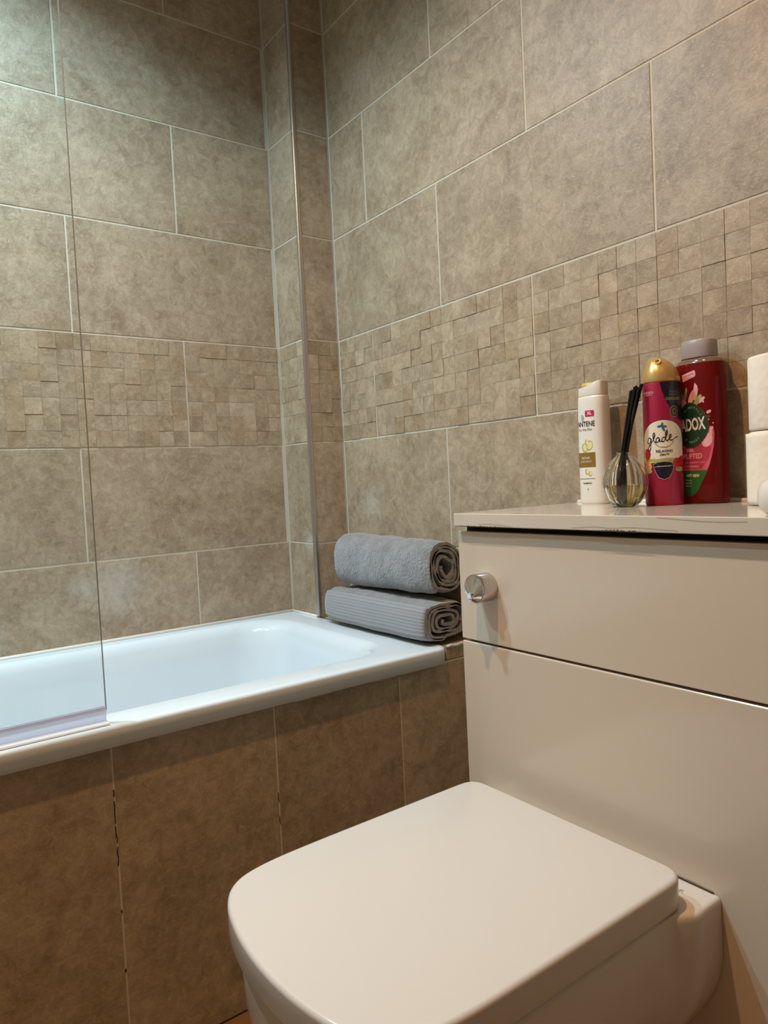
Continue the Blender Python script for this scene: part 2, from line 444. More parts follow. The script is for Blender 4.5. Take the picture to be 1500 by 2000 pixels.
# ------------------------------------------------------------------ bath screen
scr = thing('shower_screen', 'clear glass shower screen standing on the bath rim', 'shower screen', (0, 0, 0))
GX, GY = -0.878, -0.703
bm = bmesh.new(); box(bm, XL + 0.02, GX, GY - 0.0025, GY + 0.0025, -0.502, 0.93)
obj('glass_pane', bm, M['glass'], scr)
bm = bmesh.new(); box(bm, GX, GX + 0.0009, GY - 0.0027, GY + 0.0027, -0.500, 0.93)
obj('glass_edge', bm, M['glass_edge'], scr)
bm = bmesh.new(); box(bm, XL + 0.001, XL + 0.022, GY - 0.012, GY + 0.012, -0.50, 0.94)
obj('wall_channel', bm, M['chrome'], scr, bevel=0.001)
bm = bmesh.new()
prof = [(GY + 0.0065, -0.4935), (GY + 0.0065, -0.509), (GY + 0.004, -0.5125), (GY + 0.004, -0.518), (GY - 0.004, -0.518), (GY - 0.004, -0.5125), (GY - 0.0062, -0.509), (GY - 0.0062, -0.4935), (GY - 0.0028, -0.4935), (GY - 0.0028, -0.5015), (GY + 0.0028, -0.5015), (GY + 0.0028, -0.4935)]
loft(bm, [[(x, y, z) for y, z in prof] for x in (XL + 0.022, GX - 0.001)])
obj('bottom_seal', bm, M['seal'], scr)
bm = bmesh.new()
prof = [(GY + 0.010, -0.5218), (GY + 0.0095, -0.5185), (GY - 0.010, -0.5185), (GY - 0.017, -0.5195), (GY - 0.0185, -0.5222), (GY - 0.012, -0.5225)]
loft(bm, [[(x, y, z) for y, z in prof] for x in (XL + 0.022, GX + 0.001)])
obj('drip_strip', bm, mat('white_pvc', (0.74, 0.79, 0.86), 0.25), scr)

# ------------------------------------------------------------------ towels
def rolled_towel(name, label, cx, cz, hx, hz, y0, y1, pw, turns, th, seed, band=False, sag=0.0):
    rnd = random.Random(seed)
    root = thing(name, label, 'towel', (cx, (y0 + y1) / 2, cz - hz), 0)
    L = (y1 - y0)
    def shape(a, k):
        """squircle radius in direction a scaled by k (k = 1 outermost)"""
        c, s_ = math.cos(a), math.sin(a)
        p = pw * (k ** 0.7) + 2 * (1 - k ** 0.7)
        r = 1.0 / ((abs(c) ** p + abs(s_) ** p) ** (1 / p))
        return c * r * hx * k, s_ * r * hz * k
    # spiral centre line: outermost turn closed into the roll underneath
    NP = int(turns * 44)
    a_end = math.radians(262 if band else 235)
    ph = [rnd.uniform(0, 6.28) for _ in range(5)]
    def cl(i):
        t = i / NP
        a = a_end - t * turns * 2 * math.pi
        gap = 2 * math.pi
        k = 1 - th * 0.55 / min(hx, hz) - t * (turns) * (th * 1.32) / min(hx, hz)
        k = max(k, 0.06)
        wob = 1 + (0.10 * math.sin(2 * a + ph[0]) + 0.10 * math.sin(1.37 * a + ph[1]) + 0.05 * math.sin(3.6 * a + ph[2])) * min(1, t * 2.0)
        x, z = shape(a, k * wob)
        return Vector((x, z))
    C2 = [cl(i) for i in range(NP + 1)]
    bm = bmesh.new()
    NY = 46
    uvl = None
    rings = []
    for j in range(NY + 1):
        v = j / NY
        y = -L / 2 + L * v
        endr = min(v, 1 - v) * L
        e = 1 - 0.10 * math.exp(-endr / 0.012)      # edges soften at both ends
        fr = 1 + 0.012 * math.sin(9 * v + ph[2]) + 0.010 * math.sin(21 * v + ph[3])
        outer, innr = [], []
        for i, c in enumerate(C2):
            t = (C2[min(i + 1, NP)] - C2[max(i - 1, 0)])
            t.normalize(); nrm = Vector((t.y, -t.x))
            if nrm.dot(c) < 0: nrm = -nrm
            h = th / 2 * (0.93 if endr < 0.002 else 1)
            if i == 0: h *= 0.35
            depth = 1 - i / NP
            wv = 0.0014 * math.sin(i * 0.33 + v * 7 + ph[4]) * depth
            dy = 0
            cc = c * (fr * (e if i < 44 else 1)) * (0.97 + 0.09 * v if not band else 1.0)
            extra = 0.0
            if band and i < 44:
                # woven border: grooves running along the roll
                a = i / 44 * 360
                for g in (-50,):
                    extra -= 0.0014 * math.exp(-((a - g) / 1.6) ** 2)
            # the roll face dishes slightly
            push = (0.010 * (1 - depth) ** 0.8) * (1 if j == NY else (-1 if j == 0 else 0)) * -1
            if i < 46 and not (band and 3 < i < 17):
                q_ = Vector((cc.x * 30, y * 30, cc.y * 30 + seed))
                extra += 0.0030 * mnoise.noise(q_) + 0.0016 * mnoise.noise(q_ * 3.1)
                if not band: extra -= 0.0035 * math.exp(-((v - 0.36 - 0.05 * math.sin(i * 0.25)) / 0.02) ** 2)
            o_ = cc + nrm * (h + wv + extra); n_ = cc - nrm * h
            yy = y + push * 0
            outer.append((o_.x, yy, o_.y)); innr.append((n_.x, yy, n_.y))
        rings.append(outer + innr[::-1])
    # near end = lowest y; leave faces capped by strips so the spiral reads
    vr = [[bm.verts.new((x, y, z + hz)) for x, y, z in r] for r in rings]
    n = len(vr[0])
    for a, b in zip(vr[:-1], vr[1:]):
        for i in range(n):
            bm.faces.new((a[i], a[(i + 1) % n], b[(i + 1) % n], b[i]))
    for ring in (vr[0], vr[-1]):
        for i in range(NP):
            bm.faces.new((ring[i], ring[i + 1], ring[n - 2 - i], ring[n - 1 - i]))
    if band:
        lay = None
    o = obj('roll', bm, M['towel'], root, smooth=True, auto=60)
    if band:
        # woven border strip lying on the outer turn
        bm = bmesh.new()
        rr = []
        i0, i1 = 5, 15
        for j in range(NY + 1):
            v = j / NY; y = -L / 2 + L * v + (0.0006 if j == 0 else 0)
            fr = 1 + 0.012 * math.sin(9 * v + ph[2]) + 0.010 * math.sin(21 * v + ph[3])
            row = []
            K = 60
            for q in range(K + 1):
                u = i0 + (i1 - i0) * q / K
                i = int(u); f = u - i
                c = C2[i].lerp(C2[i + 1], f)
                t = (C2[i + 1] - C2[i]).normalized(); nrm = Vector((t.y, -t.x))
                if nrm.dot(c) < 0: nrm = -nrm
                endr = min(v, 1 - v) * L
                e = 1 - 0.10 * math.exp(-endr / 0.012)
                a = q / K
                g = 0.0009 * max(0, math.sin(a * 2 * math.pi * 9)) if 0.22 < a < 0.80 else (0.0016 if (a < 0.06 or 0.10 < a < 0.16 or a > 0.94 or 0.85 < a < 0.90) else 0.0)
                p = c * fr * e + nrm * (th / 2 + 0.0019 + g)
                row.append((p.x, y, p.y + hz))
            rr.append(row)
        loft(bm, rr, close=False, cap0=False, cap1=False)
        bo = obj('woven_border', bm, M['towel_band'], root, smooth=True)
        so = bo.modifiers.new('solid', 'SOLIDIFY'); so.thickness = 0.0015; so.offset = -1
    return root
t1 = rolled_towel('rolled_towel', 'rolled grey towel with ribbed woven border, lower of the two on the bath corner', -0.0835, -0.4680, 0.0785, 0.0530, -0.700, -0.250, 4.0, 4.3, 0.0072, 3, band=True)
t2 = rolled_towel('rolled_towel', 'plain fluffy grey rolled towel resting on top of the other towel', -0.0695, -0.3435, 0.0645, 0.0760, -0.690, -0.275, 2.6, 4.2, 0.0078, 11)

# ------------------------------------------------------------------ toilet unit
UX = -0.335
UL, UR = -1.033, -2.05
unit = thing('toilet_unit', 'cream gloss cabinet boxing in the cistern beside the bath', 'cabinet', (0, 0, 0))
bm = bmesh.new(); box(bm, UX + 0.0185, -0.002, UR, UL - 0.004, FLOOR + 0.001, -0.2135)
obj('carcass', bm, M['dark'], unit)
bm = bmesh.new(); box(bm, UX, UX + 0.018, UR, UL, -0.4165, -0.2225)
up = obj('upper_panel', bm, M['gloss'], unit, bevel=0.0012)
bm = bmesh.new(); box(bm, UX, UX + 0.018, UR, UL, FLOOR + 0.001, -0.4205)
obj('lower_panel', bm, M['gloss'], unit, bevel=0.0022, segs=3)
bm = bmesh.new(); box(bm, UX + 0.0185, -0.002, UL - 0.004, UL + 0.0005 - 0.001, FLOOR + 0.001, -0.2135)
obj('side_panel', bm, M['gloss'], unit)
# chrome knob: drum with a faceted cone and small boss
kx, ky, kz = UX, -1.103, -0.317
kn = bpy.data.objects.new('knob', None)
bm = bmesh.new()
def xlathe(bm, prof, n=40, mi=0, cap=True):
    rings = [[(kx - h, ky + r * math.cos(2*math.pi*i/n), kz + r * math.sin(2*math.pi*i/n)) for i in range(n)] for r, h in prof]
    loft(bm, rings, cap0=False, cap1=cap, mi=mi)
bpy.data.objects.remove(kn)
xlathe(bm, [(0.0240, 0.0), (0.0250, 0.001), (0.0250, 0.0300), (0.0242, 0.0318), (0.0228, 0.0322)], cap=True)
k_o = obj('knob', bm, M['brushed'], unit, smooth=True, auto=40)
bm = bmesh.new()
n = 8
prof = [(0.0226, 0.0320, 0), (0.0070, 0.0378, -0.0105), (0.0058, 0.0385, -0.011), (0.0058, 0.0430, -0.011), (0.0046, 0.0440, -0.011)]
rings = [[(kx - h, ky + r * math.cos(2*math.pi*i/32), kz + dz_ + r * math.sin(2*math.pi*i/32)) for i in range(32)] for r, h, dz_ in prof]
loft(bm, rings, cap0=True, cap1=True)
obj('knob_tip', bm, M['chrome'], k_o, smooth=True, auto=25)

# worktop
wt = thing('worktop', 'cream gloss worktop with chipped lower edge holding the toiletries', 'worktop', (0, 0, 0))
WX, WZ0, WZ1 = -0.347, -0.2125, -0.190
bm = bmesh.new(); box(bm, WX, -0.001, UR, -1.0365, WZ0, WZ1)
rnd = random.Random(5)
def chip(y0, y1, hmax, n=40):
    pr = None
    for i in range(n + 1):
        u = i / n; y = y0 + (y1 - y0) * u
        h = hmax * math.sin(math.pi * u) ** 0.6 * rnd.uniform(0.25, 1.0)
        z = WZ0 - 0.0003
        cur = (bm.verts.new((WX - 0.0005, y, z)), bm.verts.new((WX - 0.0005, y, z + 0.0003 + h)))
        if pr: bm.faces.new((pr[0], pr[1], cur[1], cur[0])).material_index = 1
        pr = cur
chip(-1.045, -1.17, 0.0022); chip(-1.335, -1.425, 0.0030); chip(-1.20, -1.26, 0.0008)
def crack(pts, wdt=0.0005):
    pts = catmull([(a, b, 0) for a, b in pts], 6)
    pr = None
    for i, p in enumerate(pts):
        j = rnd.uniform(-0.0003, 0.0003)
        cur = (bm.verts.new((WX - 0.0004, p.x, p.y + j)), bm.verts.new((WX - 0.0004, p.x, p.y + j + wdt)))
        if pr: bm.faces.new((pr[0], pr[1], cur[1], cur[0])).material_index = 2
        pr = cur
crack([(-1.10, -0.2085), (-1.125, -0.2075), (-1.15, -0.2085), (-1.18, -0.2115)])
crack([(-1.30, -0.2095), (-1.34, -0.2070), (-1.37, -0.2085), (-1.40, -0.2065), (-1.44, -0.2080), (-1.47, -0.2095)])
crack([(-1.44, -0.1925), (-1.475, -0.1945), (-1.51, -0.1965), (-1.56, -0.1960)])
obj('slab', bm, [M['worktop'], M['chipboard'], mat('crack_line', (0.30, 0.23, 0.15), 0.8)], wt, bevel=0.0011)
bm = bmesh.new()
pts = [(-0.004 - 0.004 * abs(math.sin(i * 0.9)), -1.04 - i * 0.03, WZ1 + 0.001 + 0.0015 * math.sin(i * 1.3) ** 2) for i in range(32)]
bead(bm, pts, 0.0045)
obj('sealant_bead', bm, M['silicone'], wt, smooth=True)

# ------------------------------------------------------------------ toilet
TC = -1.2925
toilet = thing('toilet', 'white square-fronted wall-hung toilet with its lid down', 'toilet', (UX, TC, -0.683))
half = [(-0.3805, 0.0), (-0.3805, 0.10), (-0.381, 0.150), (-0.3815, 0.170), (-0.3860, 0.184), (-0.3960, 0.193), (-0.412, 0.1965), (-0.46, 0.1968), (-0.56, 0.1965), (-0.66, 0.1960),
        (-0.72, 0.1950), (-0.762, 0.193), (-0.795, 0.1885), (-0.822, 0.180), (-0.843, 0.164), (-0.857, 0.142), (-0.868, 0.112), (-0.877, 0.068), (-0.881, 0.030), (-0.882, 0.0)]
hp = [(p.x, p.y) for p in catmull([(a, b, 0) for a, b in half], 4)]
full = hp + [(x, -y) for x, y in hp[-2:0:-1]]
def offset(pl, d):
    out = []; n = len(pl)
    for i in range(n):
        a, b = Vector(pl[i - 1]), Vector(pl[(i + 1) % n])
        t = (b - a).normalized(); nn = Vector((t.y, -t.x))
        p = Vector(pl[i])
        cen = Vector((-0.6, 0))
        if nn.dot(p - cen) < 0: nn = -nn
        out.append(tuple(p + nn * d))
    return out
def ring(pl, z): return [(x - UX, y, z + 0.683) for x, y in pl]
bm = bmesh.new()
zt, zb = -0.642, -0.6815
rings = [ring(offset(full, -0.012), zb), ring(offset(full, -0.003), zb)]
for a in (0, 30, 60, 90):
    rings.append(ring(offset(full, -0.003 + 0.003 * math.sin(math.radians(a))), zb + 0.003 - 0.003 * math.cos(math.radians(a))))
for a in range(0, 91, 15):
    rings.append(ring(offset(full, -0.0065 + 0.0065 * math.cos(math.radians(a))), zt - 0.0065 + 0.0065 * math.sin(math.radians(a))))
rings.append([((x + 0.63) * 0.5 - 0.63 - UX, y * 0.5, zt + 0.0004 + 0.683) for x, y in offset(full, -0.0065)])
loft(bm, rings)
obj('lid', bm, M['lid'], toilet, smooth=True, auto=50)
# pan
def pan_outline(hb, hm, fx):
    """half outline from the cabinet face to the nose"""
    pts = [(UX + 0.0, hb), (UX - 0.03, hb), (-0.392, hb * 0.998), (-0.43, hm + 0.004), (-0.50, hm + 0.001), (-0.60, hm), (fx * 0.80, hm * 0.985), (fx * 0.90, hm * 0.93), (fx * 0.955, hm * 0.80), (fx * 0.985, hm * 0.55), (fx * 0.998, hm * 0.25), (fx, 0.0)]
    h = [(p.x, p.y) for p in catmull([(a, b, 0) for a, b in pts], 5)]
    return h + [(x, -y) for x, y in h[-2::-1]]
bm = bmesh.new()
rings = []
levels = [(-0.6835, 0.2085, 0.1845, -0.850), (-0.6840, 0.2115, 0.1885, -0.858), (-0.6865, 0.2140, 0.192, -0.866), (-0.692, 0.2150, 0.1930, -0.869), (-0.72, 0.2155, 0.1930, -0.869), (-0.76, 0.2155, 0.192, -0.867), (-0.79, 0.211, 0.188, -0.860),
          (-0.815, 0.203, 0.182, -0.850), (-0.84, 0.190, 0.174, -0.835), (-0.865, 0.175, 0.160, -0.81), (-0.89, 0.158, 0.145, -0.77), (-0.92, 0.135, 0.125, -0.72), (-0.95, 0.11, 0.10, -0.65), (-0.965, 0.08, 0.07, -0.58)]
cx0 = -0.6
lv0 = levels[0]
for z, hb, hm, fx in levels: rings.append([(x - UX, y, z + 0.683) for x, y in pan_outline(hb, hm, fx)])
loft(bm, rings)
bmesh.ops.translate(bm, verts=bm.verts, vec=(-0.001, 0, 0))
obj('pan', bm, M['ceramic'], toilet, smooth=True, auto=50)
bm = bmesh.new()
pts = [(-0.001, 0.205 - 0.41 * i / 30, 0.0005 + random.uniform(0, 0.0008)) for i in range(31)]
bead(bm, pts, 0.0012, 6)
obj('dirty_joint', bm, mat('brown_joint', (0.07, 0.045, 0.025), 0.8), toilet, smooth=True)

# ------------------------------------------------------------------ lettering and label helpers
def text_mesh(body, size, align='CENTER', bold=0.0):
    cu = bpy.data.curves.new('t', 'FONT'); cu.body = body; cu.size = size; cu.align_x = align; cu.align_y = 'CENTER'
    cu.offset = bold; cu.resolution_u = 3
    o = bpy.data.objects.new('t', cu); COL.objects.link(o)
    dg = bpy.context.evaluated_depsgraph_get()
    me = bpy.data.meshes.new_from_object(o.evaluated_get(dg))
    vs_ = [(v.co.x, v.co.y) for v in me.vertices]; fs = [tuple(p.vertices) for p in me.polygons]
    bpy.data.objects.remove(o); bpy.data.curves.remove(cu); bpy.data.meshes.remove(me)
    return vs_, fs
class Wrap:
    """cross-section r(angle) with a height profile; label coordinates (s along the surface, z up)"""
    def __init__(self, sec, face_deg, prof):
        N = 720
        P = [sec(2 * math.pi * i / N) for i in range(N)]
        # start where the outline's direction equals the facing angle
        i0 = max(range(N), key=lambda i: P[i][0] * math.cos(math.radians(face_deg)) + P[i][1] * math.sin(math.radians(face_deg)))
        self.P = P; self.N = N; self.i0 = i0; self.prof = prof
        self.step = [math.dist(P[i], P[(i + 1) % N]) for i in range(N)]
    def at(self, s, z, eps):
        i = self.i0; d = abs(s)
        if s >= 0:
            while d > self.step[i % self.N]: d -= self.step[i % self.N]; i += 1
            f = d / self.step[i % self.N]; a = self.P[i % self.N]; b = self.P[(i + 1) % self.N]
        else:
            while d > self.step[(i - 1) % self.N]: d -= self.step[(i - 1) % self.N]; i -= 1
            f = d / self.step[(i - 1) % self.N]; a = self.P[i % self.N]; b = self.P[(i - 1) % self.N]
        x = a[0] + (b[0] - a[0]) * f; y = a[1] + (b[1] - a[1]) * f
        k = self.prof(z)
        L = math.hypot(x, y)
        return (x * k + x / L * eps, y * k + y / L * eps, z)
class Art:
    def __init__(self, wrap): self.w = wrap; self.bm = bmesh.new(); self.m = []
    def mi(self, q):
        if q not in self.m: self.m.append(q)
        return self.m.index(q)
    def poly(self, pts, q, eps, step=0.0012):
        k = self.mi(q)
        xs = [p[0] for p in pts]; x0, x1 = min(xs) + 1e-6, max(xs) - 1e-6
        n = max(2, int((x1 - x0) / step)); prev = None
        for i in range(n + 1):
            x = x0 + (x1 - x0) * i / n; zs = []
            for a, b in zip(pts, pts[1:] + pts[:1]):
                if (a[0] <= x) != (b[0] <= x):
                    zs.append(a[1] + (b[1] - a[1]) * (x - a[0]) / (b[0] - a[0]))
            zs.sort()
            cur = [[self.bm.verts.new(self.w.at(x, zs[j] + (zs[j+1] - zs[j]) * t / 4, eps)) for t in range(5)] for j in range(0, len(zs) - 1, 2)]
            if prev is not None and len(prev) == len(cur):
                for p, c in zip(prev, cur):
                    for t in range(4):
                        self.bm.faces.new((p[t], c[t], c[t+1], p[t+1])).material_index = k
            prev = cur
    def ell(self, cx, cz, rx, rz, q, eps, rot=0, n=40):
        c, s_ = math.cos(rot), math.sin(rot)
        self.poly([(cx + rx*math.cos(t)*c - rz*math.sin(t)*s_, cz + rx*math.cos(t)*s_ + rz*math.sin(t)*c) for t in [2*math.pi*i/n for i in range(n)]], q, eps)
    def text(self, body, cx, cz, size, q, eps, sx=1.0, rot=0.0, bold=0.0, align='CENTER'):
        k = self.mi(q); v, f = text_mesh(body, size, align, bold)
        c, s_ = math.cos(rot), math.sin(rot)
        vv = [self.bm.verts.new(self.w.at(cx + x*sx*c - y*s_, cz + x*sx*s_ + y*c, eps)) for x, y in v]
        for p in f:
            try: self.bm.faces.new([vv[i] for i in p]).material_index = k
            except ValueError: pass
    def stroke(self, pts, wd, q, eps, k=6):
        mi_ = self.mi(q)
        P = catmull([(a, b, 0) for a, b in pts], k); prev = None
        for i, p in enumerate(P):
            t = (P[min(i+1, len(P)-1)] - P[max(i-1, 0)]).normalized()
            n = Vector((-t.y, t.x, 0)) * wd / 2 * (1.0 + 0.25 * math.sin(i * 0.4))
            cur = (self.bm.verts.new(self.w.at(p.x + n.x, p.y + n.y, eps)), self.bm.verts.new(self.w.at(p.x - n.x, p.y - n.y, eps)))
            if prev: self.bm.faces.new((prev[0], prev[1], cur[1], cur[0])).material_index = mi_
            prev = cur
    def done(self, name, parent):
        return obj(name, self.bm, self.m, parent, smooth=True)
def superell(a, b, p):
    def f(t):
        c, s_ = math.cos(t), math.sin(t)
        r = 1 / ((abs(c / a) ** p + abs(s_ / b) ** p) ** (1 / p))
        return (r * c, r * s_)
    return f
def sec_loft(bm, sec, prof, n=64, cap0=True, cap1=True):
    loft(bm, [[(k * sec(2*math.pi*i/n)[0] + dx, k2 * sec(2*math.pi*i/n)[1], z) for i in range(n)] for k, k2, z, dx in prof], cap0=cap0, cap1=cap1)
def ink(name, col, rough=0.3): return mat(name, col, rough)
I = dict(white=ink('print_white', (0.80, 0.76, 0.72)), black=ink('print_black', (0.012, 0.012, 0.014)), magenta=ink('print_magenta', (0.55, 0.0, 0.10)),
         gold=ink('print_gold', (0.22, 0.13, 0.02), 0.35), olive=ink('print_olive', (0.42, 0.38, 0.08)), paleoil=ink('print_pale_oil', (0.72, 0.66, 0.36)),
         cream=ink('print_cream', (0.78, 0.70, 0.58)), navy=ink('print_navy', (0.006, 0.006, 0.02)), blue=ink('print_blue', (0.02, 0.13, 0.27)),
         red=ink('print_red', (0.45, 0.01, 0.015)), peach=ink('print_peach', (0.66, 0.32, 0.12)), yellow=ink('print_yellow', (0.42, 0.33, 0.02)),
         dgreen=ink('print_dark_green', (0.008, 0.045, 0.018)), green=ink('print_green', (0.02, 0.13, 0.03)), pink=ink('print_pink', (0.60, 0.10, 0.15)),
         lpink=ink('print_light_pink', (0.78, 0.38, 0.40)), rose=ink('print_rose', (0.45, 0.03, 0.07)), leaf=ink('print_leaf', (0.35, 0.36, 0.14)),
         grey=ink('print_grey', (0.20, 0.18, 0.17)), brown=ink('print_brown', (0.12, 0.03, 0.02)), mint=ink('print_mint', (0.30, 0.42, 0.36)))

# ------------------------------------------------------------------ shampoo bottle
SH = thing('shampoo_bottle', 'cream white shampoo bottle with gold flip cap, leftmost on the worktop', 'bottle', (-0.046, -1.1175, WZ1))
sec = superell(0.021, 0.0325, 2.6)
bm = bmesh.new()
sec_loft(bm, sec, [(0.93, 0.93, 0.0, 0), (0.975, 0.975, 0.0015, 0), (1.0, 0.99, 0.006, 0), (1.02, 0.985, 0.06, 0), (1.02, 0.975, 0.11, 0), (1.0, 0.96, 0.16, 0), (0.98, 0.945, 0.19, 0), (0.955, 0.935, 0.203, 0), (0.92, 0.91, 0.2065, 0), (0.86, 0.87, 0.2075, 0)])
M['sh_body'] = mat('cream_plastic', (0.76, 0.71, 0.63), 0.28)
obj('body', bm, M['sh_body'], SH, smooth=True, auto=50)
bm = bmesh.new()
n = 64
base_r = [(0.90 * sec(2*math.pi*i/n)[0], 0.91 * sec(2*math.pi*i/n)[1]) for i in range(n)]
def capz(x, y): return 0.2235 + 0.011 * min(1, max(0, (-y + 0.012) / 0.036))
rg = [[(x, y, 0.2078) for x, y in base_r], [(x * 1.0, y * 1.0, 0.2085) for x, y in base_r], [(x * 0.985, y * 0.985, capz(x, y) - 0.001) for x, y in base_r], [(x * 0.95, y * 0.95, capz(x, y)) for x, y in base_r]]
loft(bm, rg)
obj('cap', bm, mat('pearl_cap', (0.74, 0.68, 0.58), 0.3, 0, Transmission_Weight=0.12), SH, smooth=True, auto=40)
bm = bmesh.new()
sec_loft(bm, superell(0.014, 0.016, 2.4), [(1, 1, 0.2246, 0), (1, 1, 0.2300, 0), (0.85, 0.85, 0.2335, 0), (0.4, 0.4, 0.2345, 0)], n=32)
for v in bm.verts: v.co.y += 0.0085; v.co.x += 0.002
obj('flip_top', bm, mat('gold_flip_top', (0.62, 0.42, 0.12), 0.3), SH, smooth=True)
wr = Wrap(sec, 180, lambda z: 1.015)
A = Art(wr)
A.poly([(-0.004, 0.168), (0.0145, 0.168), (0.0145, 0.179), (-0.004, 0.179)], I['magenta'], 0.0005)
A.ell(-0.011, 0.166, 0.0035, 0.006, I['mint'], 0.0004)
A.poly([(-0.027, 0.071), (0.0150, 0.071), (0.0150, 0.099), (-0.027, 0.099)], I['gold'], 0.0005)
for cx, cz, rx, rz, ro in ((-0.008, 0.108, 0.0065, 0.009, 0.3), (0.003, 0.112, 0.0075, 0.010, -0.4), (-0.003, 0.118, 0.004, 0.006, 0.1), (-0.004, 0.062, 0.0045, 0.006, 0.2), (0.003, 0.058, 0.0045, 0.005, -0.6)):
    A.ell(cx, cz, rx, rz, I['olive'], 0.0003, ro); A.ell(cx + 0.0012, cz + 0.0005, rx * 0.72, rz * 0.78, I['paleoil'], 0.0004, ro)
A.done('printed_label', SH)
A = Art(wr)
A.text('XL', 0.0055, 0.1735, 0.0085, I['white'], 0.0007, bold=0.0002)
A.text('PANTENE', -0.0070, 0.1535, 0.0140, I['black'], 0.0005, sx=0.76, bold=0.0001)
A.text('Pro-Vita Plus', -0.0065, 0.1430, 0.0066, I['black'], 0.0005, sx=0.95)
A.text('REPAIR', -0.006, 0.0885, 0.0062, I['cream'], 0.0007)
A.text('& PROTECT', -0.006, 0.0815, 0.0050, I['cream'], 0.0007)
A.poly([(-0.025, 0.0485), (0.0130, 0.0485), (0.0130, 0.0492), (-0.025, 0.0492)], I['black'], 0.0005)
A.text('SHAMPOO', -0.004, 0.0400, 0.0042, I['black'], 0.0005, bold=0.0001)
A.text('e', -0.003, 0.0290, 0.0050, I['black'], 0.0005, bold=0.0001)
A.done('lettering', SH)

# ------------------------------------------------------------------ air freshener can
GL = thing('air_freshener_can', 'crimson air freshener spray can with gold domed cap', 'spray can', (-0.092, -1.2915, WZ1))
R_ = 0.0308
bm = bmesh.new()
lathe(bm, [(0.0288, 0.0), (0.0301, 0.001), (R_, 0.004), (R_, 0.2035), (0.0302, 0.2055), (0.0290, 0.2062)], 64, caps=(True, True))
M['can'] = mat('crimson_can', (0.36, 0.012, 0.055), 0.30, 0.25)
obj('can_body', bm, M['can'], GL, smooth=True, auto=40)
bm = bmesh.new()
rings = []
for r, z, tw in ((0.0318, 0.2064, 0), (0.0322, 0.2075, 0), (0.0320, 0.213, 0), (0.0305, 0.221, 0.0005), (0.0270, 0.230, 0.0015), (0.0215, 0.2385, 0.003), (0.0165, 0.2440, 0.005), (0.0120, 0.2478, 0.0065), (0.0070, 0.2495, 0.0075), (0.002, 0.2500, 0.008)):
    r *= 0.957
    rings.append([(r * math.cos(2*math.pi*i/48) - tw * 0.55, r * 0.97 * math.sin(2*math.pi*i/48) + tw * 0.95, z) for i in range(48)])
loft(bm, rings)
cp = obj('cap', bm, mat('gold_cap', (0.52, 0.34, 0.11), 0.30, 0.35), GL, smooth=True)
bm = bmesh.new()
d = Vector((-0.80, -0.36, 0.48)).normalized()
ax = d.cross(Vector((0, 0, 1))).normalized(); ay = d.cross(ax)
pc = Vector((-0.0195, -0.0070, 0.2400))
loft(bm, [[pc + d * h + (ax * math.cos(2*math.pi*i/20) + ay * math.sin(2*math.pi*i/20)) * r for i in range(20)] for r, h in ((0.0052, -0.003), (0.0052, 0.0006), (0.0044, 0.0012), (0.0036, 0.0004), (0.0034, -0.002))], cap0=True, cap1=True)
obj('nozzle', bm, mat('gold_nozzle', (0.62, 0.45, 0.20), 0.3, 0.3), cp, smooth=True)
cs = superell(R_, R_, 2.0)
wr = Wrap(cs, 213, lambda z: 1.0)
A = Art(wr)
A.poly([(-0.003, 0.2050), (0.048, 0.2050), (0.048, 0.13), (0.028, 0.146), (0.0135, 0.160), (0.0055, 0.175), (0.000, 0.192)], I['navy'], 0.0003)
A.ell(0.0195, 0.1555, 0.0080, 0.0098, I['grey'], 0.0005); A.ell(0.0195, 0.1555, 0.0068, 0.0084, I['black'], 0.0006)
A.ell(0.0195, 0.1555, 0.0042, 0.0055, I['gold'], 0.0007); A.ell(0.0195, 0.1555, 0.0022, 0.0034, I['black'], 0.0008)
def arch(w0, ztop, zbot, n=20):
    return [(-w0, zbot)] + [(-w0 * math.cos(math.pi * i / n), ztop - 0.036 + 0.036 * math.sin(math.pi * i / n)) for i in range(n + 1)] + [(w0, zbot)]
A.poly(arch(0.0405, 0.1435, 0.072), I['brown'], 0.0003)
A.poly(arch(0.0385, 0.1420, 0.072), I['cream'], 0.0005)
# fruit garland and dark bowl
A.poly([(-0.0385, 0.0735), (0.0385, 0.0735), (0.0385, 0.0790), (0.015, 0.0785), (-0.014, 0.0775), (-0.03, 0.080)], I['yellow'], 0.0006)
A.ell(0.004, 0.0735, 0.020, 0.0055, I['leaf'], 0.00065)
for cx, cz, rx, rz, c in ((-0.0285, 0.0865, 0.0075, 0.0095, 'red'), (-0.027, 0.0660, 0.0075, 0.0085, 'peach'), (-0.0265, 0.0575, 0.007, 0.0035, 'leaf'), (0.0215, 0.0690, 0.0078, 0.0095, 'red'), (0.033, 0.074, 0.008, 0.008, 'red'), (0.027, 0.0600, 0.009, 0.004, 'leaf'), (-0.016, 0.076, 0.004, 0.003, 'olive')):
    A.ell(cx, cz, rx, rz, I[c], 0.0007)
A.poly([(-0.0175, 0.0685), (-0.010, 0.0722), (0.000, 0.0735), (0.010, 0.0722), (0.0165, 0.0685), (0.0135, 0.0560), (0.0085, 0.0465), (0.000, 0.0430), (-0.0085, 0.0465), (-0.0135, 0.0560)], I['lpink'], 0.00085)
A.poly([(-0.0170, 0.0682), (-0.010, 0.0720), (0.000, 0.0732), (0.010, 0.0720), (0.0160, 0.0682), (0.0128, 0.0560), (0.0080, 0.0472), (0.000, 0.0438), (-0.0080, 0.0472), (-0.0128, 0.0560)], I['navy'], 0.001)
A.poly([(-0.0165, 0.0640), (0.0155, 0.0660), (0.0155, 0.0672), (-0.0165, 0.0655)], I['grey'], 0.0011)
